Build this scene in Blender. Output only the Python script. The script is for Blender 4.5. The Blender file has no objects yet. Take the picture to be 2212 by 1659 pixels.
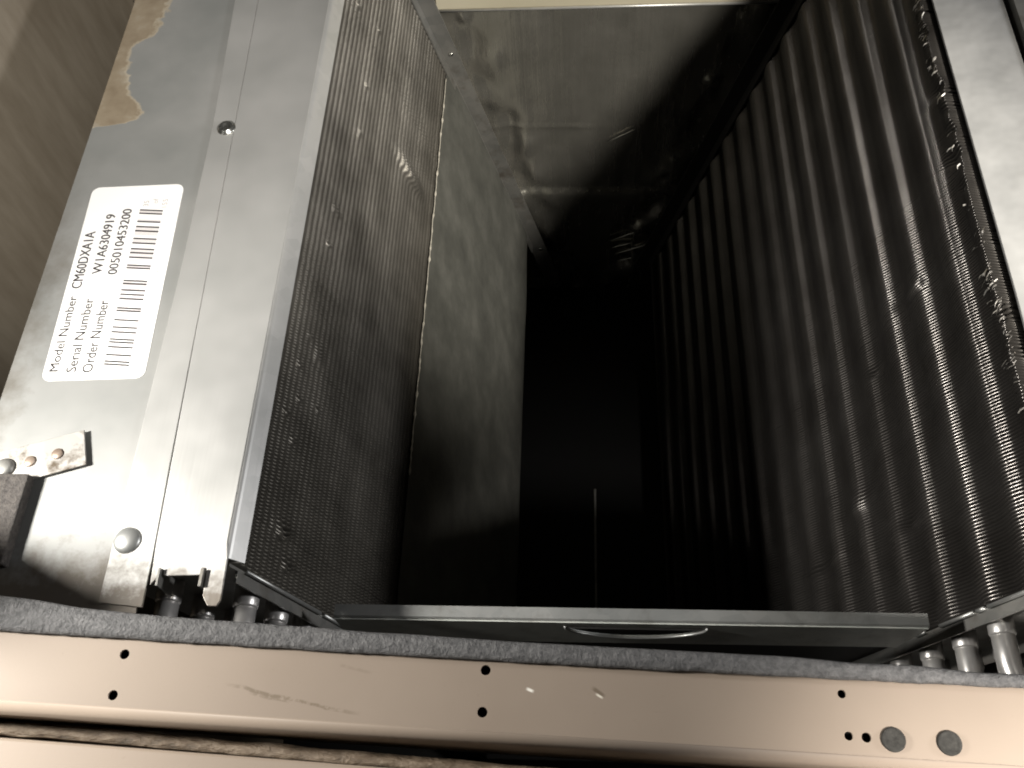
import bpy, bmesh, math, random
import numpy as np
from mathutils import Vector, Matrix, noise
random.seed(7); rng = np.random.default_rng(7)
S = bpy.context.scene
COL = S.collection
# ------------------------------------------------------------------ camera
cd = bpy.data.cameras.new("camera"); cam = bpy.data.objects.new("camera", cd); COL.objects.link(cam)
cd.sensor_width = 36.0; cd.lens = 36.0 * 2000 / 2212; cd.clip_start = 0.01; cd.clip_end = 50
r = Vector((0.99776303, 0.03231851, -0.05851882)); d = Vector((0, -0.87537345, -0.48344732)); f = Vector((-0.06685012, 0.48236587, -0.87341527))
cam.matrix_world = Matrix(((r.x, -d.x, -f.x, 0), (r.y, -d.y, -f.y, 0), (r.z, -d.z, -f.z, 0.4345), (0, 0, 0, 1)))
S.camera = cam
# ------------------------------------------------------------------ light
S.view_settings.view_transform = 'Standard'; S.view_settings.look = 'None'
S.view_settings.exposure = 0; S.view_settings.gamma = 1
W = bpy.data.worlds.new("World"); S.world = W; W.use_nodes = True
W.node_tree.nodes["Background"].inputs[0].default_value = (1.0, 0.93, 0.84, 1)
W.node_tree.nodes["Background"].inputs[1].default_value = 0.02

def aim(o, loc, to):
    o.location = loc
    o.rotation_euler = (Vector(to) - Vector(loc)).to_track_quat('-Z', 'Y').to_euler()
def disk(name, loc, to, power, size, col):
    l = bpy.data.lights.new(name, 'AREA'); l.shape = 'DISK'; l.size = size; l.energy = power; l.color = col
    o = bpy.data.objects.new(name, l); COL.objects.link(o); aim(o, loc, to); return o
def spot(name, loc, to, power, rad, cone, blend, col):
    l = bpy.data.lights.new(name, 'SPOT'); l.energy = power; l.shadow_soft_size = rad; l.spot_size = math.radians(cone); l.spot_blend = blend; l.color = col
    o = bpy.data.objects.new(name, l); COL.objects.link(o); aim(o, loc, to); return o
spot("work_lamp", (-0.515, 0.13, 0.278), (-0.015, 0.050, -0.140), 27.0, 0.036, 86, 1.0, (1.0, 0.97, 0.91))
spot("inspection_lamp", (0.50, 0.0, 0.42), (-0.085, 0.68, -0.30), 56.0, 0.04, 35, 1.0, (1.0, 0.95, 0.85))
spot("rail_fill", (0.30, -0.12, 0.42), (0.20, 0.0, 0.04), 32.0, 0.02, 38, 1.0, (1.0, 0.95, 0.88))  # added narrow spot that brightens the right end of the rail
spot("overhead_lamp", (0.03, 0.00, 0.60), (-0.31, 0.46, 0.0), 38.0, 0.03, 36, 1.0, (1.0, 0.96, 0.89))
disk("right_fill", (1.00, 0.27, 0.34), (-0.1, 0.27, 0.0), 6.5, 0.12, (0.99, 0.99, 1.0))  # added fill from low on the right, lifts the cap, lip and shadows

# ------------------------------------------------------------------ materials
class NT:
    def __init__(s, name):
        s.m = bpy.data.materials.new(name); s.m.use_nodes = True; s.t = s.m.node_tree
        s.b = s.t.nodes["Principled BSDF"]
        s.geo = s.t.nodes.new("ShaderNodeNewGeometry")
        s.pos = s.geo.outputs["Position"]
    def n(s, typ, **kw):
        nd = s.t.nodes.new(typ)
        for k, v in kw.items(): setattr(nd, k, v)
        return nd
    def L(s, a, b): s.t.links.new(a, b)
    def scaled(s, vec):
        m = s.n("ShaderNodeVectorMath", operation='MULTIPLY'); s.L(s.pos, m.inputs[0]); m.inputs[1].default_value = vec; return m.outputs[0]
    def noise(s, scale, detail=4, rough=0.55, vec=None):
        n = s.n("ShaderNodeTexNoise"); n.inputs["Scale"].default_value = scale; n.inputs["Detail"].default_value = detail; n.inputs["Roughness"].default_value = rough
        s.L(vec if vec is not None else s.pos, n.inputs["Vector"]); return n.outputs["Fac"]
    def ramp(s, fac, stops):
        n = s.n("ShaderNodeValToRGB"); e = n.color_ramp.elements
        while len(e) < len(stops): e.new(0.5)
        for el, (p, c) in zip(e, stops):
            el.position = p; el.color = (*c, 1) if len(c) == 3 else c
        s.L(fac, n.inputs[0]); return n.outputs[0]
    def val(s, fac, a, b, x0=0.3, x1=0.7):
        n = s.n("ShaderNodeMapRange"); n.inputs[1].default_value = x0; n.inputs[2].default_value = x1; n.inputs[3].default_value = a; n.inputs[4].default_value = b
        s.L(fac, n.inputs[0]); return n.outputs[0]
    def mix(s, fac, a, b):
        n = s.n("ShaderNodeMix", data_type='RGBA')
        if isinstance(fac, float): n.inputs[0].default_value = fac
        else: s.L(fac, n.inputs[0])
        for k, v in ((6, a), (7, b)):
            if isinstance(v, tuple): n.inputs[k].default_value = (*v, 1)
            else: s.L(v, n.inputs[k])
        return n.outputs[2]
    def math(s, op, a, b=0.0):
        n = s.n("ShaderNodeMath", operation=op)
        for k, v in ((0, a), (1, b)):
            if isinstance(v, (int, float)): n.inputs[k].default_value = v
            else: s.L(v, n.inputs[k])
        return n.outputs[0]
    def bump(s, h, strength, dist=0.001):
        n = s.n("ShaderNodeBump"); n.inputs["Strength"].default_value = strength; n.inputs["Distance"].default_value = dist
        s.L(h, n.inputs["Height"]); s.L(n.outputs[0], s.b.inputs["Normal"])
    def set(s, **kw):
        for k, v in kw.items():
            i = s.b.inputs[k]
            if isinstance(v, (int, float)): i.default_value = v
            elif isinstance(v, tuple): i.default_value = (*v, 1)
            else: s.L(v, i)
        return s.m

def galvanised(name, lo, hi, metal=0.75, r0=0.36, r1=0.5, dirt=0.0):
    t = NT(name)
    sp = t.n("ShaderNodeTexVoronoi"); sp.inputs["Scale"].default_value = 130; t.L(t.pos, sp.inputs["Vector"])
    big = t.noise(14, 3)
    fac = t.math('ADD', t.math('MULTIPLY', sp.outputs["Color"], 0.25), t.math('MULTIPLY', big, 0.75))
    c = t.ramp(fac, [(0.3, lo), (0.7, hi)])
    if dirt:
        dm = t.val(t.noise(45, 6, 0.65), 0, dirt, 0.52, 0.7)
        c = t.mix(dm, c, (0.10, 0.075, 0.05))
    streak = t.noise(1, 3, 0.5, t.scaled((500, 12, 200)))
    t.bump(streak, 0.10, 0.0004)
    return t.set(**{"Base Color": c, "Metallic": metal, "Roughness": t.val(big, r0, r1)})
M_CAP = galvanised("galvanised_cap", (0.56, 0.56, 0.54), (0.68, 0.67, 0.65), 0.6, 0.34, 0.46)
M_GALV = galvanised("galvanised_sheet", (0.40, 0.41, 0.40), (0.52, 0.52, 0.50), 0.7, 0.34, 0.48, 0.35)
M_WEB = galvanised('weathered_zinc', (0.42, 0.44, 0.41), (0.56, 0.57, 0.53), 0.1, 0.45, 0.55, 0.4)
M_DARKGALV = galvanised("dull_galvanised", (0.20, 0.20, 0.19), (0.30, 0.29, 0.27), 0.6, 0.4, 0.55, 0.6)

def m_front_dirt():
    # galvanised cap with grime near its front end (grime has its own ragged shape)
    t = NT("galvanised_dirty_front")
    sx = t.n("ShaderNodeSeparateXYZ"); t.L(t.pos, sx.inputs[0])
    big = t.noise(14, 3); c = t.ramp(big, [(0.3, (0.56, 0.56, 0.54)), (0.7, (0.68, 0.67, 0.65))])
    n2 = t.noise(90, 6, 0.7)
    y = t.math('ADD', sx.outputs[1], t.math('MULTIPLY', t.math('SUBTRACT', n2, 0.5), 0.055))
    m = t.val(y, 0.85, 0.0, 0.122, 0.141)
    c = t.mix(m, c, (0.12, 0.09, 0.06))
    t.bump(t.noise(1, 3, 0.5, t.scaled((500, 12, 200))), 0.10, 0.0004)
    return t.set(**{"Base Color": c, "Metallic": t.val(m, 0.6, 0.1, 0, 1), "Roughness": t.val(big, 0.34, 0.46)})
M_FLANGE = m_front_dirt()
def m_cap_glare():  # glare and mottled reflections on the sheet, painted as pale matte colour
    t = NT("right_cap_glare"); n = t.noise(22, 3, 0.5); t.bump(n, 0.5, 0.006)
    return t.set(**{"Base Color": t.ramp(n, [(0.3, (0.21, 0.21, 0.208)), (0.7, (0.32, 0.317, 0.312))]), "Roughness": 0.42})
M_CAP_GLARE = m_cap_glare()

def m_plate():
    t = NT("label_plate_metal")
    sx = t.n("ShaderNodeSeparateXYZ"); t.L(t.pos, sx.inputs[0])
    big = t.noise(18, 4); c = t.ramp(big, [(0.3, (0.29, 0.295, 0.285)), (0.7, (0.36, 0.357, 0.345))])
    wob = t.math('MULTIPLY', t.math('SUBTRACT', t.noise(70, 5, 0.6), 0.5), 0.016)
    # rusty water stain: boundary x(y) from a float curve
    fc = t.n("ShaderNodeFloatCurve"); yy = t.val(sx.outputs[1], 0, 1, 0.42, 0.62); t.L(yy, fc.inputs["Value"])
    pts = [(0.425, -0.330), (0.434, -0.318), (0.437, -0.296), (0.441, -0.287), (0.449, -0.288), (0.458, -0.293), (0.471, -0.3005), (0.487, -0.3055), (0.500, -0.3062), (0.509, -0.3055), (0.519, -0.2985), (0.532, -0.2915), (0.556, -0.2895), (0.62, -0.28)]
    cu = fc.mapping.curves[0]
    P = [((y - 0.42) / 0.2, (x + 0.34) / 0.08) for y, x in pts]
    cu.points[0].location = P[0]; cu.points[1].location = P[-1]
    for p in P[1:-1]: cu.points.new(*p)
    for p in cu.points: p.handle_type = 'VECTOR'
    fc.mapping.update()
    bx = t.math('ADD', t.math('MULTIPLY', fc.outputs[0], 0.08), -0.34)
    dist = t.math('SUBTRACT', t.math('ADD', bx, t.math('MULTIPLY', wob, 1.5)), sx.outputs[0])     # >0 inside stain
    inside = t.val(dist, 0, 1, -0.0006, 0.0012)
    rim = t.math('MULTIPLY', inside, t.val(dist, 1, 0, 0.0005, 0.0035))
    stainc = t.ramp(t.noise(55, 5, 0.6), [(0.3, (0.20, 0.145, 0.085)), (0.55, (0.28, 0.22, 0.145)), (0.75, (0.37, 0.33, 0.265))])
    c = t.mix(t.math('MULTIPLY', inside, 0.85), c, stainc)
    c = t.mix(t.math('MULTIPLY', rim, 0.5), c, (0.55, 0.50, 0.40))
    # grime along the outer edge, towards the front
    g = t.math('ADD', sx.outputs[0], t.math('MULTIPLY', t.math('SUBTRACT', t.noise(30, 6, 0.65), 0.5), 0.09))
    gm = t.math('MULTIPLY', t.val(g, 0.75, 0, -0.330, -0.300), t.val(sx.outputs[1], 1, 0, 0.30, 0.42))
    c = t.mix(gm, c, (0.12, 0.10, 0.07))
    n2 = t.math('ADD', sx.outputs[1], t.math('MULTIPLY', t.math('SUBTRACT', t.noise(80, 6, 0.7), 0.5), 0.05))
    c = t.mix(t.val(n2, 0.8, 0, 0.128, 0.150), c, (0.11, 0.085, 0.06))
    t.bump(t.noise(900, 3, 0.6), 0.08, 0.0003)
    return t.set(**{"Base Color": c, "Metallic": t.val(inside, 0.35, 0.05, 0, 1), "Roughness": t.val(big, 0.42, 0.55)})
M_PLATE = m_plate()

def m_fin(name, lo, hi, metal, ro):
    t = NT(name)
    c = t.ramp(t.noise(22, 5, 0.6), [(0.32, lo), (0.7, hi)])
    return t.set(**{"Base Color": c, "Metallic": metal, "Roughness": ro})
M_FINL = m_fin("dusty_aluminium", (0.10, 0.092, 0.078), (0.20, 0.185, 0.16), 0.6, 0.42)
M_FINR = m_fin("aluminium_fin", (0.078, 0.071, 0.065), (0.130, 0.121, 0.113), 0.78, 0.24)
M_BENT = m_fin('bent_aluminium', (0.6, 0.57, 0.53), (0.75, 0.72, 0.68), 0.8, 0.35)
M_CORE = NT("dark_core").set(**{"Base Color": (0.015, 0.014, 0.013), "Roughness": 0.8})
def m_film():
    t = NT("dust_film")
    n = t.noise(1, 6, 0.62, t.scaled((60, 26, 26)))
    c = t.ramp(n, [(0.3, (0.075, 0.075, 0.067)), (0.5, (0.105, 0.105, 0.093)), (0.72, (0.15, 0.148, 0.133))])
    t.bump(t.noise(160, 5, 0.6), 0.4, 0.001)
    return t.set(**{"Base Color": c, "Metallic": 0.1, "Roughness": 0.7})
M_FILM = m_film()
M_HEM = NT('pale_hem').set(**{'Base Color': (0.62, 0.58, 0.50), 'Roughness': 0.5})  # pale matte colour for the dots along the hem
def m_tube():
    t = NT("aluminium_tube")
    n = t.noise(60, 5, 0.6)
    return t.set(**{"Base Color": t.ramp(n, [(0.3, (0.58, 0.56, 0.54)), (0.7, (0.76, 0.74, 0.72))]), "Metallic": 0.7, "Roughness": t.val(n, 0.28, 0.42)})
M_TUBE = m_tube()
def m_paint(name, lo, hi, rough, marks=()):
    t = NT(name)
    n = t.noise(9, 4); c = t.ramp(n, [(0.3, lo), (0.7, hi)])
    # short scuffs: stretched noise, thresholded
    sc = t.noise(1, 6, 0.7, t.scaled((22, 210, 60)))
    c = t.mix(t.val(sc, 0, 0.55, 0.69, 0.76), c, (0.17, 0.125, 0.09))
    sp = t.noise(420, 2, 0.5); c = t.mix(t.val(sp, 0, 0.25, 0.70, 0.78), c, (0.2, 0.15, 0.11))
    if marks:
        sx = t.n("ShaderNodeSeparateXYZ"); t.L(t.pos, sx.inputs[0]); brk = t.val(t.noise(260, 4, 0.7), 0, 1, 0.40, 0.55); wv = t.math('MULTIPLY', t.math('SUBTRACT', t.noise(70, 2), 0.5), 0.003)
        for (ax, ay), (bx, by), wd, st, mc in marks:
            ln = math.hypot(bx - ax, by - ay); tx, ty = (bx - ax) / ln, (by - ay) / ln
            px = t.math('SUBTRACT', sx.outputs[0], ax); py = t.math('SUBTRACT', sx.outputs[1], ay)
            al = t.math('ADD', t.math('MULTIPLY', px, tx), t.math('MULTIPLY', py, ty))
            ac = t.math('ABSOLUTE', t.math('ADD', t.math('SUBTRACT', t.math('MULTIPLY', px, ty), t.math('MULTIPLY', py, tx)), wv if ln > 0.01 else 0.0))
            m = t.math('MULTIPLY', t.val(ac, 1, 0, wd * 0.4, wd), t.math('MULTIPLY', t.val(al, 0, 1, -0.001, ln * 0.15), t.val(al, 1, 0, ln * 0.85, ln + 0.001)))
            if ln > 0.01: m = t.math('MULTIPLY', m, brk)
            c = t.mix(t.math('MULTIPLY', m, st), c, mc)
    t.bump(t.noise(700, 3, 0.6), 0.10, 0.0003)
    return t.set(**{"Base Color": c, "Roughness": t.val(n, rough, rough + 0.1), "Specular IOR Level": 0.25})
M_BEIGE = m_paint("beige_paint", (0.222, 0.178, 0.141), (0.256, 0.207, 0.165), 0.5)
DK = (0.13, 0.10, 0.07)
M_RAIL = m_paint("rail_paint", (0.222, 0.178, 0.141), (0.256, 0.207, 0.165), 0.5, [((-0.146, 0.0735), (-0.088, 0.0625), 0.0009, 0.75, DK), ((-0.135, 0.0705), (-0.118, 0.0670), 0.0009, 0.6, DK), ((-0.112, 0.0575), (-0.06, 0.0545), 0.0006, 0.5, DK), ((-0.1, 0.083), (-0.085, 0.079), 0.0009, 0.25, DK), ((-0.0190, 0.0742), (-0.0172, 0.0735), 0.0008, 0.9, (0.8, 0.77, 0.7)), ((0.0080, 0.0750), (0.0120, 0.0722), 0.0011, 0.8, DK), ((0.0095, 0.0726), (0.0112, 0.0716), 0.0006, 0.8, (0.75, 0.7, 0.6))])
M_KHAKI = m_paint("khaki_paint", (0.46, 0.42, 0.31), (0.56, 0.51, 0.39), 0.35)
def m_wall():
    t = NT("brown_wall_paint")
    n = t.noise(1, 5, 0.6, t.scaled((30, 60, 14)))
    return t.set(**{"Base Color": t.ramp(n, [(0.3, (0.21, 0.175, 0.13)), (0.7, (0.29, 0.25, 0.195))]), "Roughness": 0.55})
M_WALL = m_wall()
def m_foam(name, lo, hi):
    t = NT(name)
    n = t.noise(330, 5, 0.7); c = t.ramp(n, [(0.35, lo), (0.68, hi)])
    t.bump(n, 0.9, 0.002)
    return t.set(**{"Base Color": c, "Roughness": 0.75})
M_FOAM = m_foam("grey_foam", (0.06, 0.059, 0.06), (0.14, 0.137, 0.137))
M_PAD = m_foam("brown_foam", (0.035, 0.03, 0.028), (0.10, 0.088, 0.078))
def m_edge():
    t = NT("dirty_insulation")
    n = t.noise(110, 6, 0.7, t.scaled((0.6, 1.5, 1))); c = t.ramp(n, [(0.3, (0.035, 0.025, 0.014)), (0.5, (0.14, 0.10, 0.065)), (0.72, (0.30, 0.24, 0.175))])
    t.bump(n, 0.9, 0.003)
    return t.set(**{"Base Color": c, "Roughness": 0.6})
M_EDGE = m_edge()
def m_foil():
    t = NT("foil")
    n = t.noise(26, 5, 0.6)
    st = t.noise(1, 4, 0.6, t.scaled((240, 240, 5)))
    t.bump(t.math('ADD', t.math('MULTIPLY', n, 0.8), t.math('MULTIPLY', st, 0.2)), 0.35, 0.004)
    return t.set(**{"Base Color": t.ramp(n, [(0.3, (0.52, 0.50, 0.44)), (0.7, (0.68, 0.65, 0.58))]), "Metallic": 0.85, "Roughness": t.val(st, 0.16, 0.30)})
M_FOIL = m_foil()
M_PAPER = NT("label_paper"); M_PAPER.bump(M_PAPER.noise(600, 2), 0.03, 0.0002); M_PAPER = M_PAPER.set(**{"Base Color": (0.86, 0.85, 0.84), "Roughness": 0.45})
M_INK = NT("black_ink").set(**{"Base Color": (0.03, 0.025, 0.025), "Roughness": 0.55})
M_GREY = NT("grey_ink").set(**{"Base Color": (0.42, 0.38, 0.38), "Roughness": 0.55})
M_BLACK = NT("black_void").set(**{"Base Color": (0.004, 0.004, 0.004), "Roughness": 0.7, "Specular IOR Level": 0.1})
def m_plug():
    t = NT("grey_plug"); n = t.noise(500, 3, 0.6); t.bump(n, 0.4, 0.001)
    return t.set(**{"Base Color": t.ramp(n, [(0.3, (0.026, 0.025, 0.023)), (0.7, (0.05, 0.048, 0.044))]), "Roughness": 0.75, "Specular IOR Level": 0.08})
M_PLUG = m_plug()
def m_screw():
    t = NT("bright_screw"); n = t.noise(300, 3)
    return t.set(**{"Base Color": (0.55, 0.55, 0.52), "Metallic": 0.95, "Roughness": t.val(n, 0.16, 0.28)})
M_SCREW = m_screw()

# ------------------------------------------------------------------ object helpers
def thing(name, label, cat, loc=(0, 0, 0), group=None, kind=None):
    o = bpy.data.objects.new(name, None); COL.objects.link(o); o.location = loc; o.empty_display_size = 0.02
    o['label'] = label; o['category'] = cat
    if group: o['group'] = group
    if kind: o['kind'] = kind
    return o
def world_loc(o):
    v = Vector((0, 0, 0))
    while o: v += o.location; o = o.parent
    return v
def obj(name, verts, faces, mat, parent=None, smooth=False, kind=None, label=None):
    off = world_loc(parent) if parent else Vector((0, 0, 0))
    me = bpy.data.meshes.new(name)
    V = np.asarray(verts, dtype=np.float64) - np.array(off)
    if isinstance(faces, np.ndarray):
        me.vertices.add(len(V)); me.vertices.foreach_set("co", V.astype(np.float32).ravel())
        nf, k = faces.shape; me.loops.add(nf * k); me.loops.foreach_set("vertex_index", faces.astype(np.int32).ravel())
        me.polygons.add(nf); me.polygons.foreach_set("loop_start", np.arange(0, nf * k, k, dtype=np.int32))
        me.update(calc_edges=True); me.validate()
    else:
        me.from_pydata([tuple(v) for v in V], [], faces); me.update()
        bm = bmesh.new(); bm.from_mesh(me); bmesh.ops.recalc_face_normals(bm, faces=bm.faces); bm.to_mesh(me); bm.free()
    if smooth: me.polygons.foreach_set("use_smooth", np.ones(len(me.polygons), dtype=bool))
    me.materials.append(mat)
    o = bpy.data.objects.new(name, me); COL.objects.link(o)
    if parent: o.parent = parent
    if kind: o['kind'] = kind
    if label: o['label'] = label
    return o
def bevel(o, w, seg=2):
    m = o.modifiers.new("bevel", 'BEVEL'); m.width = w; m.segments = seg; m.limit_method = 'ANGLE'; m.angle_limit = math.radians(40); return o
def prism(poly, z0, z1):            # polygon in XY extruded in Z
    n = len(poly); v = [(x, y, z0) for x, y in poly] + [(x, y, z1) for x, y in poly]
    f = [list(range(n))[::-1], list(range(n, 2 * n))] + [[i, (i + 1) % n, n + (i + 1) % n, n + i] for i in range(n)]
    return v, f
def hexa(p):                          # 8 corner points: bottom 4 then top 4
    return p, [[3, 2, 1, 0], [4, 5, 6, 7], [0, 1, 5, 4], [1, 2, 6, 5], [2, 3, 7, 6], [3, 0, 4, 7]]
def box(x0, x1, y0, y1, z0, z1):
    return hexa([(x0, y0, z0), (x1, y0, z0), (x1, y1, z0), (x0, y1, z0), (x0, y0, z1), (x1, y0, z1), (x1, y1, z1), (x0, y1, z1)])
def sweep(sections):                  # list of equal-length closed loops
    n = len(sections[0]); v = [p for s in sections for p in s]; f = []
    for i in range(len(sections) - 1):
        for j in range(n):
            f.append([i * n + j, i * n + (j + 1) % n, (i + 1) * n + (j + 1) % n, (i + 1) * n + j])
    f.append(list(range(n))[::-1]); f.append([(len(sections) - 1) * n + j for j in range(n)])
    return v, f
def tube(path, rad, seg=14):
    path = [Vector(p) for p in path]; rads = rad if isinstance(rad, (list, tuple)) else [rad] * len(path)
    secs = []; up = None
    for i, p in enumerate(path):
        t = (path[min(i + 1, len(path) - 1)] - path[max(i - 1, 0)]).normalized()
        if up is None:
            up = Vector((0, 0, 1)) if abs(t.z) < 0.9 else Vector((1, 0, 0))
        a = (up - t * up.dot(t)).normalized(); b = t.cross(a); up = a
        secs.append([tuple(p + rads[i] * (math.cos(q) * a + math.sin(q) * b)) for q in (2 * math.pi * k / seg for k in range(seg))])
    return sweep(secs)
def lathe(c, axis, prof, seg=28):     # prof: (radius, height along axis)
    axis = Vector(axis).normalized(); a = axis.orthogonal().normalized(); b = axis.cross(a); c = Vector(c)
    secs = [[tuple(c + axis * h + rr * (math.cos(q) * a + math.sin(q) * b)) for q in (2 * math.pi * k / seg for k in range(seg))] for rr, h in prof]
    return sweep(secs)
def holed_plate(outer, holes, seg=22):
    """flat XY sheet (list of outer points) with round/elliptic holes -> verts2d, tris, hole loops"""
    bm = bmesh.new(); es = []
    def loop(pts):
        vs = [bm.verts.new((x, y, 0)) for x, y in pts]
        for i in range(len(vs)): es.append(bm.edges.new((vs[i], vs[(i + 1) % len(vs)])))
        return vs
    lo = [loop(outer)] + [loop([(cx + rx * math.cos(2 * math.pi * k / seg), cy + ry * math.sin(2 * math.pi * k / seg)) for k in range(seg)]) for cx, cy, rx, ry in holes if not callable(cx)] + [loop(h[0]()) for h in holes if callable(h[0])]
    bmesh.ops.triangle_fill(bm, use_beauty=True, use_dissolve=False, edges=es, normal=(0, 0, 1))
    bm.verts.index_update(); bm.verts.ensure_lookup_table()
    V = [(v.co.x, v.co.y) for v in bm.verts]; F = [[v.index for v in fc.verts] for fc in bm.faces]
    Lo = [[v.index for v in l] for l in lo]; bm.free()
    return V, F, Lo
def thick_holed(outer, holes, mapf, thick, seg=22):
    V, F, Lo = holed_plate(outer, holes, seg); n = len(V)
    v = [mapf(x, y, 0) for x, y in V] + [mapf(x, y, -thick) for x, y in V]
    fs = [list(q) for q in F] + [[i + n for i in q][::-1] for q in F]
    for l in Lo:
        for i in range(len(l)):
            a, b = l[i], l[(i + 1) % len(l)]; fs.append([a, b, b + n, a + n])
    return v, fs

# ------------------------------------------------------------------ coil slabs (V of two finned slabs)
Y0, Y1 = 0.142, 0.700
class Slab:
    def __init__(s, side):
        s.side = side
        if side < 0:
            a = math.radians(76); s.O = Vector((-0.172, 0, 0)); s.d = Vector((math.cos(a), 0, -math.sin(a))); s.n = Vector((math.sin(a), 0, math.cos(a))); s.len = 0.497; s.s0 = 0.012
        else:
            a = math.radians(75); s.O = Vector((0.233, 0, 0)); s.d = Vector((-math.cos(a), 0, -math.sin(a))); s.n = Vector((-math.sin(a), 0, math.cos(a))); s.len = 0.535; s.s0 = 0.002
    def P(s, sl, n, y): return s.O + s.d * sl + s.n * n + Vector((0, y, 0))
    def block(s, s0, s1, n0, n1, y0, y1):
        return hexa([tuple(s.P(*q)) for q in ((s0, n0, y0), (s1, n0, y0), (s1, n0, y1), (s0, n0, y1), (s0, n1, y0), (s1, n1, y0), (s1, n1, y1), (s0, n1, y1))])

coil = thing("evaporator_coil", "galvanised V-shaped evaporator coil with two finned slabs, label sticker and dark deep gap between them", "evaporator coil", (0.03, 0.42, -0.5))
SL, SR = Slab(-1), Slab(1)

def build_fins(sl, mat, period, ripple, nper, dents):
    step = 0.002; N = int((Y1 - 0.002 - Y0) / step)
    J = int((sl.len - sl.s0) / (ripple / 4 if ripple else period / 10)) + 1
    s = np.linspace(sl.s0, sl.len, J)
    ph = 2 * np.pi * (s - 0.02) / period
    tri = np.abs(((s - 0.02) / period) % 1 - 0.5) * 2           # 0..1 zigzag
    w = 0.0009 * np.clip((tri - 0.5) * 2.6, -1, 1)                # fin waves to and fro along the tubes
    q = (ph / (2 * np.pi)) % 1.0
    e = np.where(q < 0.29, q / 0.29, 1 - (q - 0.29) / 0.71)
    e = 0.0040 * (0.5 - 0.5 * np.cos(np.pi * e)) - 0.0036         # inner edge: short ramp that faces up, long one that faces down
    amp = np.random.default_rng(21).uniform(0.92, 1.18, 40); rib = np.floor(ph / (2 * np.pi)).astype(int) % 40
    e = (e + 0.0036) * amp[rib] - 0.0036
    e = np.where(s < 0.012, e * np.clip((s - 0.006) / 0.006, 0, 1), e)
    if ripple:
        w = 0.35 * w + 0.0005 * np.sin(2 * np.pi * s / ripple); e = e * 0.05 + 0.0005 * np.cos(2 * np.pi * s / ripple)
        e = e - 0.0105 * np.clip((s - (sl.len - 0.034)) / 0.034, 0, 1) ** 2        # the slab rounds off along its foot
    y = Y0 + step * np.arange(N)
    Yg = y[:, None] + w[None, :] + rng.normal(0, 0.00008, (N, 1))
    Eg = np.repeat(e[None, :], N, 0) + rng.normal(0, 0.00012, (N, 1))
    for (dy, ds, ry, rs, amp, push) in dents:                     # fins knocked flat
        g = np.exp(-((y[:, None] - dy) / ry) ** 2 - ((s[None, :] - ds) / rs) ** 2)
        Yg = Yg - amp * g; Eg = Eg - push * g
    th, dep = 0.0012, -0.0125
    O, D, Nn = (np.array(v) for v in (sl.O, sl.d, sl.n))
    base = O[None, None, :] + s[None, :, None] * D
    A = base + Eg[..., None] * Nn + np.stack([0 * Yg, Yg, 0 * Yg], -1)                # inner front
    B = A + np.array([0, th, 0])                                                      # inner back
    C = base + dep * Nn + np.stack([0 * Yg, Yg, 0 * Yg], -1)                          # deep front
    C = np.broadcast_to(C, A.shape)
    V = np.stack([A, B, C], 2).reshape(-1, 3)
    idx = (np.arange(N)[:, None] * J + np.arange(J)[None, :]) * 3
    a = idx[:, :-1].ravel(); b = idx[:, 1:].ravel()
    F = np.concatenate([np.stack([a, b, b + 2, a + 2], 1), np.stack([a, a + 1, b + 1, b], 1)])
    k0 = len(V); D0 = C[:, 0, :] + np.array([0, th, 0]); V = np.concatenate([V, D0])
    i0 = np.arange(N) * J * 3; F = np.concatenate([F, np.stack([i0, i0 + 2, k0 + np.arange(N), i0 + 1], 1)])      # sheet ends along the top
    o = obj("fin_pack", V, F, mat, coil, smooth=False, kind="stuff")
    return o
rd = random.Random(3)
dR = []
for k in range(26):                                               # battered top edge of the right-hand slab
    dR.append((rd.uniform(0.16, 0.58), rd.uniform(0.0, 0.010), rd.uniform(0.002, 0.007), rd.uniform(0.004, 0.009), rd.uniform(-0.004, 0.005), rd.uniform(-0.001, 0.003)))
dR += [(0.345, 0.075, 0.004, 0.010, 0.004, -0.002), (0.236, 0.165, 0.006, 0.016, 0.004, -0.003), (0.21, 0.225, 0.003, 0.02, 0.004, -0.002), (0.205, 0.115, 0.004, 0.008, 0.003, -0.002), (0.315, 0.125, 0.003, 0.006, 0.003, -0.001)]
dL = [(0.520, 0.150, 0.007, 0.020, 0.009, -0.006), (0.172, 0.045, 0.004, 0.008, 0.005, -0.003), (0.155, 0.055, 0.003, 0.006, 0.004, -0.002), (0.29, 0.055, 0.006, 0.006, 0.003, -0.001), (0.40, 0.05, 0.003, 0.006, 0.003, -0.001)]
for k in range(13): dL.append((rd.uniform(0.16, 0.66), rd.uniform(0.03, 0.07), 0.0015, 0.003, rd.uniform(0.001, 0.003), -0.0012))
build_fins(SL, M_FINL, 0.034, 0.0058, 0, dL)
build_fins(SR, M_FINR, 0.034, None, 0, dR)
for sl in (SL, SR):
    obj("slab_core", *sl.block(0.006, sl.len, -0.070, -0.0127, Y0 + 0.002, Y1 - 0.003), M_CORE, coil)

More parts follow.
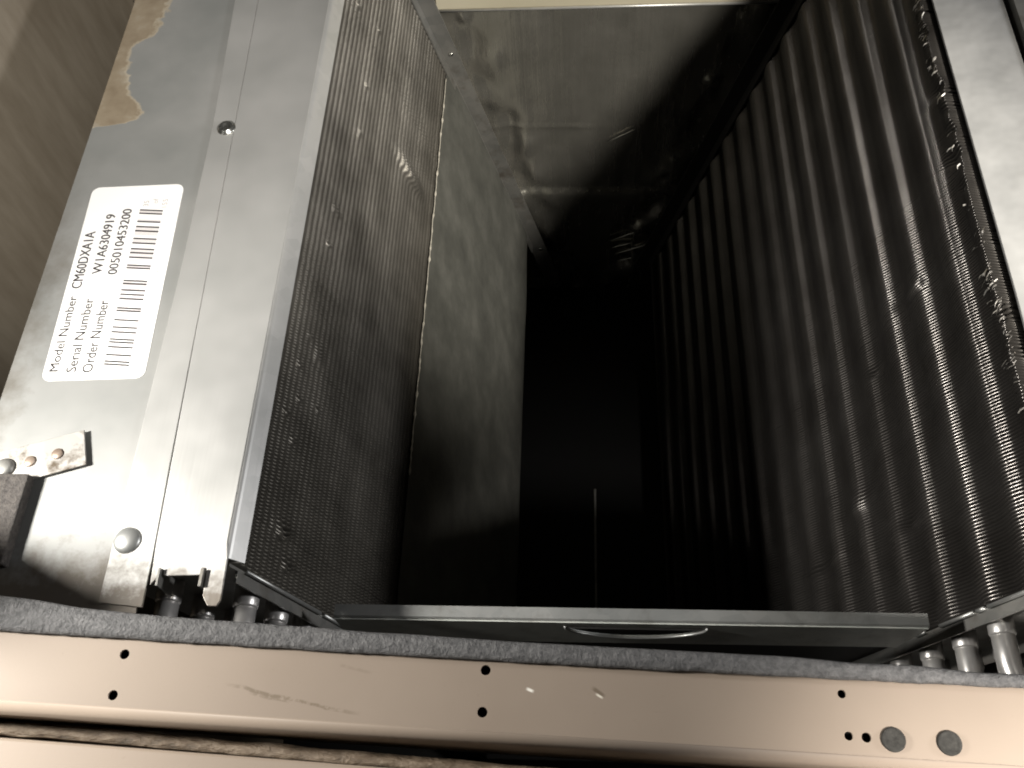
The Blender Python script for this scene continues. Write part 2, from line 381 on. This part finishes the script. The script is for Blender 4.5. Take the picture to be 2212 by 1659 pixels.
# dusty sheet hanging on the lower half of the left slab, with a ragged bright hem
SEAM = 0.201
nu, nv = 60, 40
fv, ff = [], []                                                    # torn, bent fin corners glinting along the top of the right slab
rb = random.Random(11)
for cy, n_, sp in ((0.535, 10, 0.012), (0.505, 16, 0.012), (0.478, 8, 0.005), (0.452, 6, 0.006), (0.40, 5, 0.02), (0.345, 7, 0.012), (0.312, 14, 0.006), (0.296, 14, 0.006), (0.272, 8, 0.005), (0.254, 14, 0.007), (0.225, 10, 0.010)):
    for _ in range(n_):
        y = rb.gauss(cy, sp); p = SR.P(rb.uniform(0.0, 0.007), rb.uniform(-0.0015, 0.0012), y)
        a = SR.d * rb.uniform(0.0015, 0.0045) + Vector((0, rb.uniform(-0.004, 0.0005), 0)) + SR.n * rb.uniform(0, 0.0015)
        b = Vector((rb.uniform(-0.6, 0.4), rb.uniform(-0.5, 0.5), rb.uniform(0.2, 1))).normalized() * rb.uniform(0.0005, 0.0012)
        k = len(fv); m = p + a * 0.5 + SR.n * rb.uniform(0.0002, 0.0009)
        fv += [tuple(p), tuple(p + b), tuple(m + b), tuple(m), tuple(p + a + b * 0.5), tuple(p + a)]
        ff += [[k, k + 1, k + 2, k + 3], [k + 3, k + 2, k + 4, k + 5]]
obj("bent_fins", fv, ff, M_BENT, coil, kind="stuff")
vv, ff = [], []
for i in range(nu + 1):
    for j in range(nv + 1):
        y = 0.16 + (0.697 - 0.16) * i / nu; t = j / nv
        s = SEAM + (SL.len - 0.004 - SEAM) * t
        n = 0.0009 + (0.0012 + 0.0012 * noise.noise((y * 14, s * 10, 1.7))) * min(1, 5 * t)
        n -= 0.0105 * max(0.0, (s - (SL.len - 0.034)) / 0.034) ** 2
        vv.append(tuple(SL.P(s, n, y)))
for i in range(nu):
    for j in range(nv):
        a = i * (nv + 1) + j; ff.append([a, a + 1, a + nv + 2, a + nv + 1])
obj("dust_covered_sheet", vv, ff, M_FILM, coil, smooth=True)
path, rads = [], []
for i in range(180):
    y = 0.27 + 0.41 * i / 179
    path.append(SL.P(SEAM - 0.0008 + 0.0012 * noise.noise((y * 60, 0, 0)), 0.0016, y)); rads.append(0.0004 + 0.0020 * max(0, noise.noise((y * 170, 3, 0))))
obj("sheet_hem", *tube(path, rads, 6), M_HEM, coil, smooth=True)

# end plates (tube sheets), flanges and rolled edges
def end_plates(sl):
    L = 0.54 if sl.side > 0 else 0.535
    fr = obj("tube_sheet", *sl.block(0.004, L, -0.078, -0.0005, 0.1385, 0.1400), M_DARKGALV, coil)
    obj("flange", *sl.block(0.012, L, -0.0016, -0.0004, 0.1325, 0.1384), M_DARKGALV, fr)
    cuts = [(0.012, 0.062), (0.065, 0.0715), (0.074, 0.104), (0.118, 0.127)] if sl.side > 0 else [(0.018, 0.098), (0.103, 0.137)]
    for a, b in cuts:
        obj("rolled_edge", *tube([sl.P(a, 0.0006, 0.1398), sl.P(b, 0.0006, 0.1398)], 0.0012, 8), M_GALV, fr, smooth=True)
    # back plate stands proud of the fins
    bk = obj("end_plate", *sl.block(0.002, L + 0.045 if sl.side < 0 else L + 0.02, -0.003, 0.0155, 0.7005, 0.7020), M_DARKGALV if sl.side < 0 else M_CORE, coil)  # right plate near-black: its shade is put into the colour
    obj('strip_flange', *sl.block(0.012, sl.len - 0.002, 0.0004, 0.0016, 0.6890, 0.7003), M_DARKGALV if sl.side < 0 else M_CORE, bk)  # right one carries the same painted shade as its plate
    if sl.side < 0:
        for s in (0.19, 0.505):
            obj("rivet", *lathe(sl.P(s, 0.009, 0.7004), (0, -1, 0), [(0.0024, 0), (0.0022, 0.0008), (0.0012, 0.0014), (0.0002, 0.0016)], 12), M_SCREW, bk, smooth=True)
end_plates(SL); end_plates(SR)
# hairpin return bends standing out of the front tube sheets
for sl in (SL, SR):
    for k in range(7):
        s = 0.038 + 0.031 * k
        n1, n2, R = -0.010, -0.046, 0.018
        yb = 0.112
        s2 = s - 0.0165
        pts = [sl.P(s, n1, 0.139), sl.P(s, n1, yb)]
        for q in range(1, 12):
            a = math.pi * q / 12; pts.append(sl.P(s + (s2 - s) * (0.5 - 0.5 * math.cos(a)), (n1 + n2) / 2 + R * math.cos(a), yb - R * math.sin(a)))
        pts += [sl.P(s2, n2, yb), sl.P(s2, n2, 0.139)]
        h = obj("return_bend", *tube(pts, 0.0060, 16), M_TUBE, coil, smooth=True)
        for ss, nn in ((s, n1), (s2, n2)):
            obj("collar", *lathe(sl.P(ss, nn, 0.1388), (0, -1, 0), [(0.0067, 0), (0.0067, 0.0105), (0.0064, 0.0116), (0.0059, 0.0118)], 18), M_TUBE, h, smooth=True)

# left top: label plate, screwed flange, cap with lip and tongue
def outline_left(y): return -0.2083 - 0.0385 * (y - 0.123)
obj("label_plate", *prism([(-0.3172, 0.112), (-0.2125, 0.112), (-0.2125, 0.699), (-0.3172, 0.699)], -0.0024, -0.0012), M_PLATE, coil)
fl = [(-0.2316, 0.118), (-0.2092, 0.116), (-0.2095, 0.14)] + [(outline_left(y) - 0.0010 * max(0.25, 1 - (y - 0.12) / 0.25), y) for y in (0.2, 0.3, 0.4, 0.5, 0.6, 0.699)] + [(-0.247, 0.699), (-0.2425, 0.56), (-0.2394, 0.507), (-0.2351, 0.433), (-0.2322, 0.315), (-0.2318, 0.2)]
bevel(obj("screw_flange", *prism(fl, -0.0010, 0.0004), M_FLANGE, coil), 0.0003)
capp = [(-0.2077, 0.127), (-0.2040, 0.1315), (-0.2038, 0.1345), (-0.2022, 0.1345), (-0.2018, 0.1318), (-0.1832, 0.1325), (-0.1828, 0.1360), (-0.1808, 0.1360), (-0.1804, 0.131), (-0.1802, 0.122), (-0.1770, 0.1172), (-0.1725, 0.1172), (-0.1708, 0.120), (-0.1712, 0.141)] + [(-0.1728, y) for y in (0.15, 0.699)] + [(outline_left(y), y) for y in (0.699, 0.6, 0.5, 0.4, 0.3, 0.2, 0.15)]
cap = bevel(obj("cap_sheet", *prism(capp, -0.0010, 0.0006), M_FLANGE, coil), 0.0004)
lipp = [(-0.1736, 0.0004), (-0.1722, 0.0001), (-0.1711, -0.0007), (-0.1702, -0.0018), (-0.1655, -0.0088), (-0.1661, -0.0093), (-0.1709, -0.0024), (-0.1717, -0.0014), (-0.1730, -0.0008)]
obj("lip", *sweep([[(x, y, z) for x, z in lipp] for y in (0.1415, 0.699)]), M_CAP, cap, smooth=False)
for (x0, x1) in ((-0.2040, -0.2030), (-0.1826, -0.1812)):
    obj("tab", *box(x0, x1, 0.1262, 0.1350, -0.016, 0.0030), M_DARKGALV, cap)
# screw and rivet
sc = obj("screw", *lathe((-0.2252, 0.4296, 0.0004), (0, 0, 1), [(0.0062, 0), (0.0061, 0.0007), (0.0050, 0.0010), (0.0046, 0.0020), (0.0038, 0.0024), (0.0024, 0.0021), (0.0015, 0.0012), (0.0003, 0.0012)], 28), M_SCREW, coil, smooth=True)
obj("rivet", *lathe((-0.2245, 0.1497, 0.0003), (0, 0, 1), [(0.0070, 0), (0.0069, 0.0006), (0.0060, 0.0016), (0.0040, 0.0025), (0.0020, 0.0029), (0.0003, 0.0030)], 32), M_GALV, coil, smooth=True, label="large domed rivet at the front end of the screw flange")

# right top cap
rc = [(0.2392, 0.115), (0.2850, 0.115), (0.2850, 0.699), (0.2388, 0.699), (0.2398, 0.5), (0.2410, 0.3)]
o = obj("cap_sheet", *prism(rc, -0.0012, 0.0006), M_CAP_GLARE, coil, label="top sheet with its glare painted pale, beside the battered fins"); bevel(o, 0.0004)

# front brace between the slabs
V, F = sweep([[(x, y, z) for y, z in ((0.1385, -0.0700), (0.1325, -0.0704), (0.1316, -0.0712), (0.1316, -0.0718), (0.1327, -0.0716), (0.1385, -0.0710))] for x in (-0.133, 0.1885)])
def half_hole(): return [(0.034 + 0.039 * math.cos(a), -0.0795 + 0.022 * math.sin(a)) for a in [math.pi + math.pi * k / 18 for k in range(19)]]
br = obj("front_brace", V, F, M_GALV, coil)
v, fs = thick_holed([(-0.133, -0.118), (0.184, -0.114), (0.1885, -0.0722), (-0.133, -0.0722)], [(half_hole, 0, 0, 0)], lambda x, z, t: (x, 0.1320 + t, z), 0.0012, 36)
obj("web", v, fs, M_WEB, br)
rim = [(0.034 + 0.039 * math.cos(a), 0.1306, -0.0795 + 0.022 * math.sin(a)) for a in [math.pi + math.pi * k / 24 for k in range(25)]]
obj("hole_rim", *tube(rim, 0.0009, 8), M_GALV, br, smooth=True)

obj("shade_plate", *sweep([[(x, y, z) for x, z in ((-0.146, -0.122), (0.204, -0.122), (0.102, -0.50), (-0.052, -0.50))] for y in (0.1402, 0.1414)]), M_CORE, coil)  # added near-black sheet standing in for the shade below the brace
# label sticker
U = Vector((-0.0427, 0.9991, 0)).normalized(); Vd = Vector((U.y, -U.x, 0)); LO = Vector((-0.2962, 0.2442, 0))
def lab(u, v, z): p = LO + U * (u / 1000) + Vd * (v / 1000); return (p.x, p.y, z)
def rrect(u0, u1, v0, v1, rad, seg=6):
    pts = []
    for cx, cy, a0 in ((u1 - rad, v1 - rad, 0), (u0 + rad, v1 - rad, 90), (u0 + rad, v0 + rad, 180), (u1 - rad, v0 + rad, 270)):
        for k in range(seg + 1):
            a = math.radians(a0 + 90 * k / seg); pts.append((cx + rad * math.cos(a), cy + rad * math.sin(a)))
    return pts
pp = rrect(-2.0, 138.0, -1.0, 57.8, 5.0)
n = len(pp)
stk = obj("label_sticker", [lab(u - 0.07 * max(0, v - 30) * (0.2), v, -0.00120 + 0.00002) for u, v in pp] + [lab(u - 0.014 * max(0, v - 30), v, -0.0009) for u, v in pp], [list(range(n, 2 * n))] + [[i, (i + 1) % n, n + (i + 1) % n, n + i] for i in range(n)], M_PAPER, coil)
def text(body, u0, v_base, v_cap, u1, mat, bold=0.0):
    cu = bpy.data.curves.new("lettering", 'FONT'); cu.body = body; cu.size = 1; cu.resolution_u = 3
    to = bpy.data.objects.new("lettering_curve", cu); COL.objects.link(to)
    dg = bpy.context.evaluated_depsgraph_get(); me = bpy.data.meshes.new_from_object(to.evaluated_get(dg))
    co = np.array([v.co[:] for v in me.vertices]); fa = [list(p.vertices) for p in me.polygons]
    bpy.data.objects.remove(to); bpy.data.curves.remove(cu); bpy.data.meshes.remove(me)
    x0, x1 = co[:, 0].min(), co[:, 0].max(); H = 0.70
    v, f2 = [], []
    for k, du in enumerate((-bold, 0, bold) if bold else (0,)):
        m = len(v); v += [lab(u0 + du + (u1 - u0) * (x - x0) / (x1 - x0), v_base + (v_cap - v_base) * (y / H), -0.00078 + 0.000015 * k) for x, y, _ in co]
        f2 += [[i + m for i in q] for q in fa]
    fa = f2
    o = obj("lettering", v, fa, mat, stk)
    return o
text("Model Number", 4.0, 7.3, 2.0, 55.0, M_INK, 0.10)
text("CM60DXA1A", 60.6, 8.2, 2.0, 102.6, M_INK, 0.16)
text("Serial Number", 3.2, 17.8, 12.0, 52.8, M_INK, 0.10)
text("W1A6304919", 70.6, 18.3, 12.4, 115.6, M_INK, 0.16)
text("Order Number", 2.6, 27.2, 21.2, 51.0, M_INK, 0.10)
text("0050104532OO".replace("O", "0"), 69.7, 27.9, 22.2, 119.2, M_INK, 0.16)
text("LPW1A6304919", 49.1, 54.0, 50.7, 77.2, M_GREY, 0)
text("35", 120.8, 37.7, 34.4, 125.2, M_GREY); text("of", 122.7, 43.4, 40.0, 126.6, M_GREY); text("155", 119.2, 49.6, 46.2, 125.8, M_GREY)
bars = [7.7, 9.6, 13.9, 19.1, 22.3, 24.2, 29.1, 32.3, 37.3, 43.6, 45.5, 52.0, 55.1, 58.1, 62.8, 64.9, 74.1, 76.1, 81.9, 85.4, 88.3, 92.6, 96.1, 101.9, 105.2, 109.1, 115.5, 118.1]
bv, bf, gv, gf = [], [], [], []
def bar(v, f, u0, u1, z=-0.00078):
    k = len(v); v += [lab(u0, 33.0, z), lab(u1, 33.0, z), lab(u1 - 1.6, 47.8, z), lab(u0 - 1.6, 47.8, z)]; f.append([k, k + 3, k + 2, k + 1])
for b in bars: bar(bv, bf, b - 0.55, b + 0.55)
for a, b in ((43.6, 45.5), (52.0, 55.1), (58.1, 64.9), (66.5, 72.5), (74.1, 76.1), (78, 80.5), (81.9, 88.3), (92.6, 96.1), (98.0, 105.2), (109.1, 111), (115.5, 118.1)):
    u = a + 0.7
    while u < b - 0.5: bar(gv, gf, u, u + 0.32, -0.00080); u += 0.62
obj("barcode", bv, bf, M_INK, stk); obj("fine_bars", gv, gf, M_GREY, stk, kind="stuff")

# ------------------------------------------------------------------ drain pan under the V
pan = thing("drain_pan", "black drain pan at the bottom of the gap between the coil slabs", "drain pan", (0.02, 0.42, -0.62))
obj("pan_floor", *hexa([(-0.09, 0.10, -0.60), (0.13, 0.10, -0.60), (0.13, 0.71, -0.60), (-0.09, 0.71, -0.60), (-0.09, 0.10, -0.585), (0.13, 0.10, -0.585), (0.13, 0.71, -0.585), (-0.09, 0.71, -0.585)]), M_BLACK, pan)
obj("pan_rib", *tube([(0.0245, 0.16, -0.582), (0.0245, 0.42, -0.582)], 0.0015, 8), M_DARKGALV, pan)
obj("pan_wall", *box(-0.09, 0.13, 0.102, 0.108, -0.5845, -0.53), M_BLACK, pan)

# ------------------------------------------------------------------ cabinet
cab = thing("air_handler_cabinet", "beige painted sheet-metal cabinet enclosing the coil, with foil-lined back and holed front rail", "cabinet", (0.03, 0.4, -0.75))
obj("side_wall", *box(-0.432, -0.420, 0.02, 0.735, -0.75, 0.012), M_WALL, cab)
obj("side_wall", *box(0.2895, 0.324, 0.02, 0.735, -0.75, 0.004), M_DARKGALV, cab)
obj("back_wall", *box(-0.4195, 0.3235, 0.7355, 0.747, -0.75, 0.05), M_WALL, cab)
bw = obj("back_rim", *sweep([[(x, y, z) for y, z in ((0.7345, 0.05), (0.7120, 0.05), (0.7120, -0.1400), (0.7135, -0.1440), (0.7200, -0.1450), (0.7345, -0.1450))] for x in (-0.126, 0.20)]), M_KHAKI, cab)
obj("rim_edge", *tube([(-0.126, 0.7113, -0.1415), (0.20, 0.7113, -0.1415)], 0.0014, 8), M_CAP, bw, smooth=True)
obj("cabinet_floor", *box(-0.4195, 0.2890, 0.02, 0.7345, -0.7505, -0.74), M_BLACK, cab)
# unseen post added at the front left; sloping top shaped to shadow the cap
pz = [(0.108, -0.70), (0.154, -0.70), (0.154, 0.02), (0.150, 0.062), (0.130, 0.128), (0.108, 0.130)]
obj("shadow_post", *sweep([[(x, y, z) for y, z in pz] for x in (-0.352, -0.340)]), M_WALL, cab)
# foil liner: crinkled sheet with a fold
nx, nz = 150, 190
vv, ff = [], []
x0, x1, z0, z1 = -0.135, 0.215, -0.1455, -0.735
rf = random.Random(5); DENT = []
for k in range(60):
    zz = -0.15 - 0.5 * rf.random(); sd = rf.choice((-1, 1))
    xx = (-0.172 - zz / math.tan(math.radians(76)) + 0.020 + rf.random() * 0.022) if sd < 0 else (0.233 + zz / math.tan(math.radians(75)) - 0.020 - rf.random() * 0.016)
    DENT.append((xx, zz, rf.uniform(0.004, 0.010), rf.uniform(0.0012, 0.0035) * rf.choice((1, 1, -1))))
for j in range(nz + 1):
    z = z0 + (z1 - z0) * j / nz
    for i in range(nx + 1):
        x = x0 + (x1 - x0) * i / nx
        # distance to the slab end plates: crinkles are strongest beside them
        xl = -0.172 + (-z) / math.tan(math.radians(76)) + 0.016; xr = 0.233 - (-z) / math.tan(math.radians(75)) - 0.016
        de = min(abs(x - xl), abs(x - xr)); k = math.exp(-(de / 0.022) ** 2)
        y = 0.7240
        y -= 0.0095 * k * noise.noise((x * 34, z * 24, 0.3)) + 0.0010 * k * noise.noise((x * 70, z * 50, 4))
        y -= 0.0030 * noise.noise((x * 9, z * 7, 2.2)) + 0.0007 * noise.noise((x * 60, z * 18, 8))
        if z < -0.405: y -= 0.005 * (1 - math.exp((z + 0.405) / 0.003)) * math.exp((z + 0.405) / 0.05)   # bulge below the fold
        if z > -0.405: y += 0.0006
        y -= 0.0018 * math.exp(-((z + 0.305) / 0.0016) ** 2) * (1 if x < 0.02 else 0.3)
        for dx_, dz_, dr, dh in DENT:
            q2 = ((x - dx_) ** 2 + ((z - dz_) * 0.7) ** 2) / (dr * dr)
            if q2 < 6: y -= dh * math.exp(-q2)
        vv.append((x, y, z))
for j in range(nz):
    for i in range(nx):
        a = j * (nx + 1) + i; ff.append([a, a + 1, a + nx + 2, a + nx + 1])
foil = obj("foil_liner", vv, ff, M_FOIL, cab, smooth=True)
# creases and scratches in the foil, as thin raised folds
def fold(p, q, rad, wob=0.0006):
    pts = []; rr = []
    for i in range(13):
        t = i / 12; x = p[0] + (q[0] - p[0]) * t; z = p[1] + (q[1] - p[1]) * t + wob * noise.noise((t * 9, p[0] * 90, p[1] * 90))
        yy = 0.7215 - (0.005 * (1 - math.exp((z + 0.405) / 0.003)) * math.exp((z + 0.405) / 0.05) if z < -0.405 else 0)
        pts.append((x, yy - 0.001, z)); rr.append(max(0.0001, rad * math.sin(math.pi * min(max(t, 0.04), 0.96))))
    obj("foil_crease", *tube(pts, rr, 6), M_SCREW, foil, smooth=True)
fold((0.036, -0.325), (0.066, -0.306), 0.0011)
fold((0.042, -0.50), (0.085, -0.475), 0.0007); fold((0.046, -0.513), (0.075, -0.502), 0.0006); fold((0.050, -0.527), (0.092, -0.506), 0.0007); fold((0.055, -0.541), (0.078, -0.533), 0.0005)

# front rail: holed, folded over at the front, turned by 2 degrees
ANG = math.radians(-2.12); ca, sa = math.cos(ANG), math.sin(ANG); ZR = 0.040
def rail(u, v, dz): return (-0.0370 + u * ca - v * sa, 0.0730 + u * sa + v * ca, ZR + dz)
def uv(x, y): dx, dy = x + 0.0370, y - 0.0730; return (dx * ca + dy * sa, -dx * sa + dy * ca)
hs = [(-0.193, 0.085, 0.0021), (-0.194, 0.068, 0.0021), (-0.0368, 0.0815, 0.0021), (-0.0374, 0.0647, 0.0021), (0.1078, 0.0750, 0.0017), (0.1083, 0.0590, 0.0017), (0.1151, 0.0586, 0.0019)]
holes = [(*uv(x, y), rr, rr) for x, y, rr in hs]
plug_at = [(0.1252, 0.0580), (0.1465, 0.0572)]
U0, U1, VB, VF = -0.30, 0.30, 0.0150, -0.0155
v, fs = thick_holed([(U0, VF), (U1, VF), (U1, VB), (U0, VB)], holes, lambda x, y, t: rail(x, y, t), 0.0012)
rl = obj("front_rail", v, fs, M_RAIL, cab)
prof = [(VF + 0.00005, 0.0)]
for k in range(1, 9):
    a = math.radians(90 * k / 8); prof.append((VF - 0.0042 * math.sin(a), -0.0042 * (1 - math.cos(a))))
prof += [(VF - 0.0042, -0.034), (VF - 0.0030, -0.034), (VF - 0.0030, -0.005), (VF, -0.0012)]
obj("rail_fold", *sweep([[rail(u, a, b) for a, b in prof] for u in (U0, U1)]), M_BEIGE, rl, smooth=True)
obj("hole_shade", *hexa([rail(a, b, c) for c in (-0.012, -0.010) for a, b in ((U0, VF + 0.002), (U1, VF + 0.002), (U1, 0.012), (U0, 0.012))]), M_BLACK, rl)  # added black sheet standing in for the shade inside the holes
for x, y in plug_at:
    uu, v2 = uv(x, y); p = rail(uu, v2, 0.0002)
    obj("hole_plug", *lathe(p, (0, 0, 1), [(0.0047, -0.0005), (0.0047, 0.0006), (0.0042, 0.0011), (0.0036, 0.0009), (0.0003, 0.0009)], 26), M_PLUG, rl, smooth=True)

# foam gasket along the rail
fo = thing("foam_gasket", "dark grey foam strip lying along the back edge of the beige front rail", "foam strip", (0, 0.09, 0.0402))
bk = [(-0.33, 0.1185), (-0.2549, 0.1092), (-0.2218, 0.1050), (-0.1896, 0.1018), (-0.1272, 0.0982), (-0.0272, 0.0930), (0.0779, 0.0893), (0.1799, 0.0836), (0.30, 0.077)]
fr = [(-0.33, 0.0965), (-0.2502, 0.0936), (-0.0976, 0.0874), (0.0304, 0.0828), (0.1788, 0.0785), (0.30, 0.0745)]
def lerp(pts, x):
    return float(np.interp(x, [p[0] for p in pts], [p[1] for p in pts]))
secs = []
for i in range(181):
    x = -0.33 + 0.63 * i / 180; a = lerp(fr, x) + 0.0005 * noise.noise((x * 70, 1, 1)) + 0.0003 * noise.noise((x * 300, 5, 1)); b = lerp(bk, x) + 0.0006 * noise.noise((x * 40, 8, 1)); h = 0.0036
    secs.append([(x, a, 0.0403), (x, a - 0.0002, 0.0403 + h * 0.6), (x, a + 0.0012, 0.0403 + h), (x, (a + b) / 2, 0.0403 + h * 1.08), (x, b - 0.0012, 0.0403 + h), (x, b, 0.0403 + h * 0.5), (x, b, 0.030), (x, b - 0.001, 0.024), (x, a + 0.02 if a + 0.02 < b - 0.002 else b - 0.002, 0.024), (x, b - 0.0022, 0.0403)])
obj("foam_strip", *sweep(secs), M_FOAM, fo, smooth=True)

# lower access panel below the rail with its dirty insulation edge
lp = thing("access_panel", "beige access panel edge with ragged brown insulation at the bottom of the picture", "access panel", (-0.05, 0.04, -0.04))
def low(u, v, z):
    v -= 0.0048 * min(1.0, max(0.0, (u + 0.21) / 0.26)); return (-0.0370 + u * ca - v * sa, 0.0730 + u * sa + v * ca, z)
VI = -0.0240                              # insulation strip, then panel
secs = []
for i in range(121):
    u = U0 + (U1 - U0) * i / 120; q = lambda k, s: 0.0009 * noise.noise((u * s, k, 2))
    secs.append([low(u, -0.0206, -0.05), low(u, -0.0206 + q(1, 50), 0.0155 + q(2, 90)), low(u, -0.0235 + q(3, 60), 0.0175 + q(4, 120)), low(u, -0.0262 + q(5, 60), 0.0168 + q(6, 120)), low(u, -0.0266, -0.05)])
obj("insulation_edge", *sweep(secs), M_EDGE, lp, smooth=True)
prof = [(-0.0270, -0.05), (-0.0270, 0.0155), (-0.0274, 0.0168), (-0.0284, 0.0174), (-0.0700, 0.0174), (-0.0700, -0.05)]
obj("panel_face", *sweep([[low(u, a, b) for a, b in prof] for u in (U0, U1)]), M_BEIGE, lp)

# strap bracket and foam pad on the label plate
sb = thing("strap_bracket", "small rusty metal strap bracket with holes lying on the plate below the white label", "bracket", (-0.31, 0.195, 0))
bx = Vector((-0.265 + 0.305, 0.2105 - 0.196, 0)); bx = Vector((0.95, 0.30, 0)).normalized(); by = Vector((-bx.y, bx.x, 0)); bo = Vector((-0.2595, 0.2010, 0))
def brm(u, v, t): p = bo + bx * u + by * v; return (p.x, p.y, 0.0016 + t)
v, fs = thick_holed([(-0.085, -0.0105), (0, -0.0105), (0, 0.0105), (-0.085, 0.0105)], [(-0.0600, -0.0005, 0.0028, 0.0028)], brm, 0.0014)
M_STRAP = galvanised("rusty_strap", (0.36, 0.35, 0.33), (0.48, 0.46, 0.43), 0.4, 0.4, 0.5, 1.6)
M_RUST = galvanised("rusty_rivet", (0.22, 0.16, 0.12), (0.36, 0.30, 0.25), 0.4, 0.4, 0.5, 0.9)
st = obj("strap", v, fs, M_STRAP, sb); bevel(st, 0.0003)
for q in (-0.0145, -0.0290):
    p = bo + bx * q
    obj("rivet", *lathe((p.x, p.y, 0.0014), (0, 0, 1), [(0.0032, 0), (0.0031, 0.0007), (0.0024, 0.0011), (0.0003, 0.0012)], 18), M_RUST, sb, smooth=True)
p = bo + bx * -0.0425
obj("screw", *lathe((p.x, p.y, 0.0016), (0, 0, 1), [(0.0056, 0), (0.0054, 0.001), (0.0046, 0.0022), (0.0032, 0.0028), (0.0003, 0.0028)], 20), M_DARKGALV, sb, smooth=True)
pd = thing("foam_pad", "square brown foam pad on the plate just below the strap bracket", "foam pad", (-0.29, 0.16, -0.0012))
bevel(obj("pad", *box(-0.34, -0.2830, 0.135, 0.1835, -0.0011, 0.0060), M_PAD, pd), 0.0008, 2)
S.cycles.use_denoising = True
try: S.cycles.denoiser = 'OPENIMAGEDENOISE'
except Exception: pass
S.cycles.filter_width = 1.9; S.cycles.max_bounces = 8; S.cycles.glossy_bounces = 5; S.cycles.caustics_reflective = False; S.cycles.sample_clamp_indirect = 3
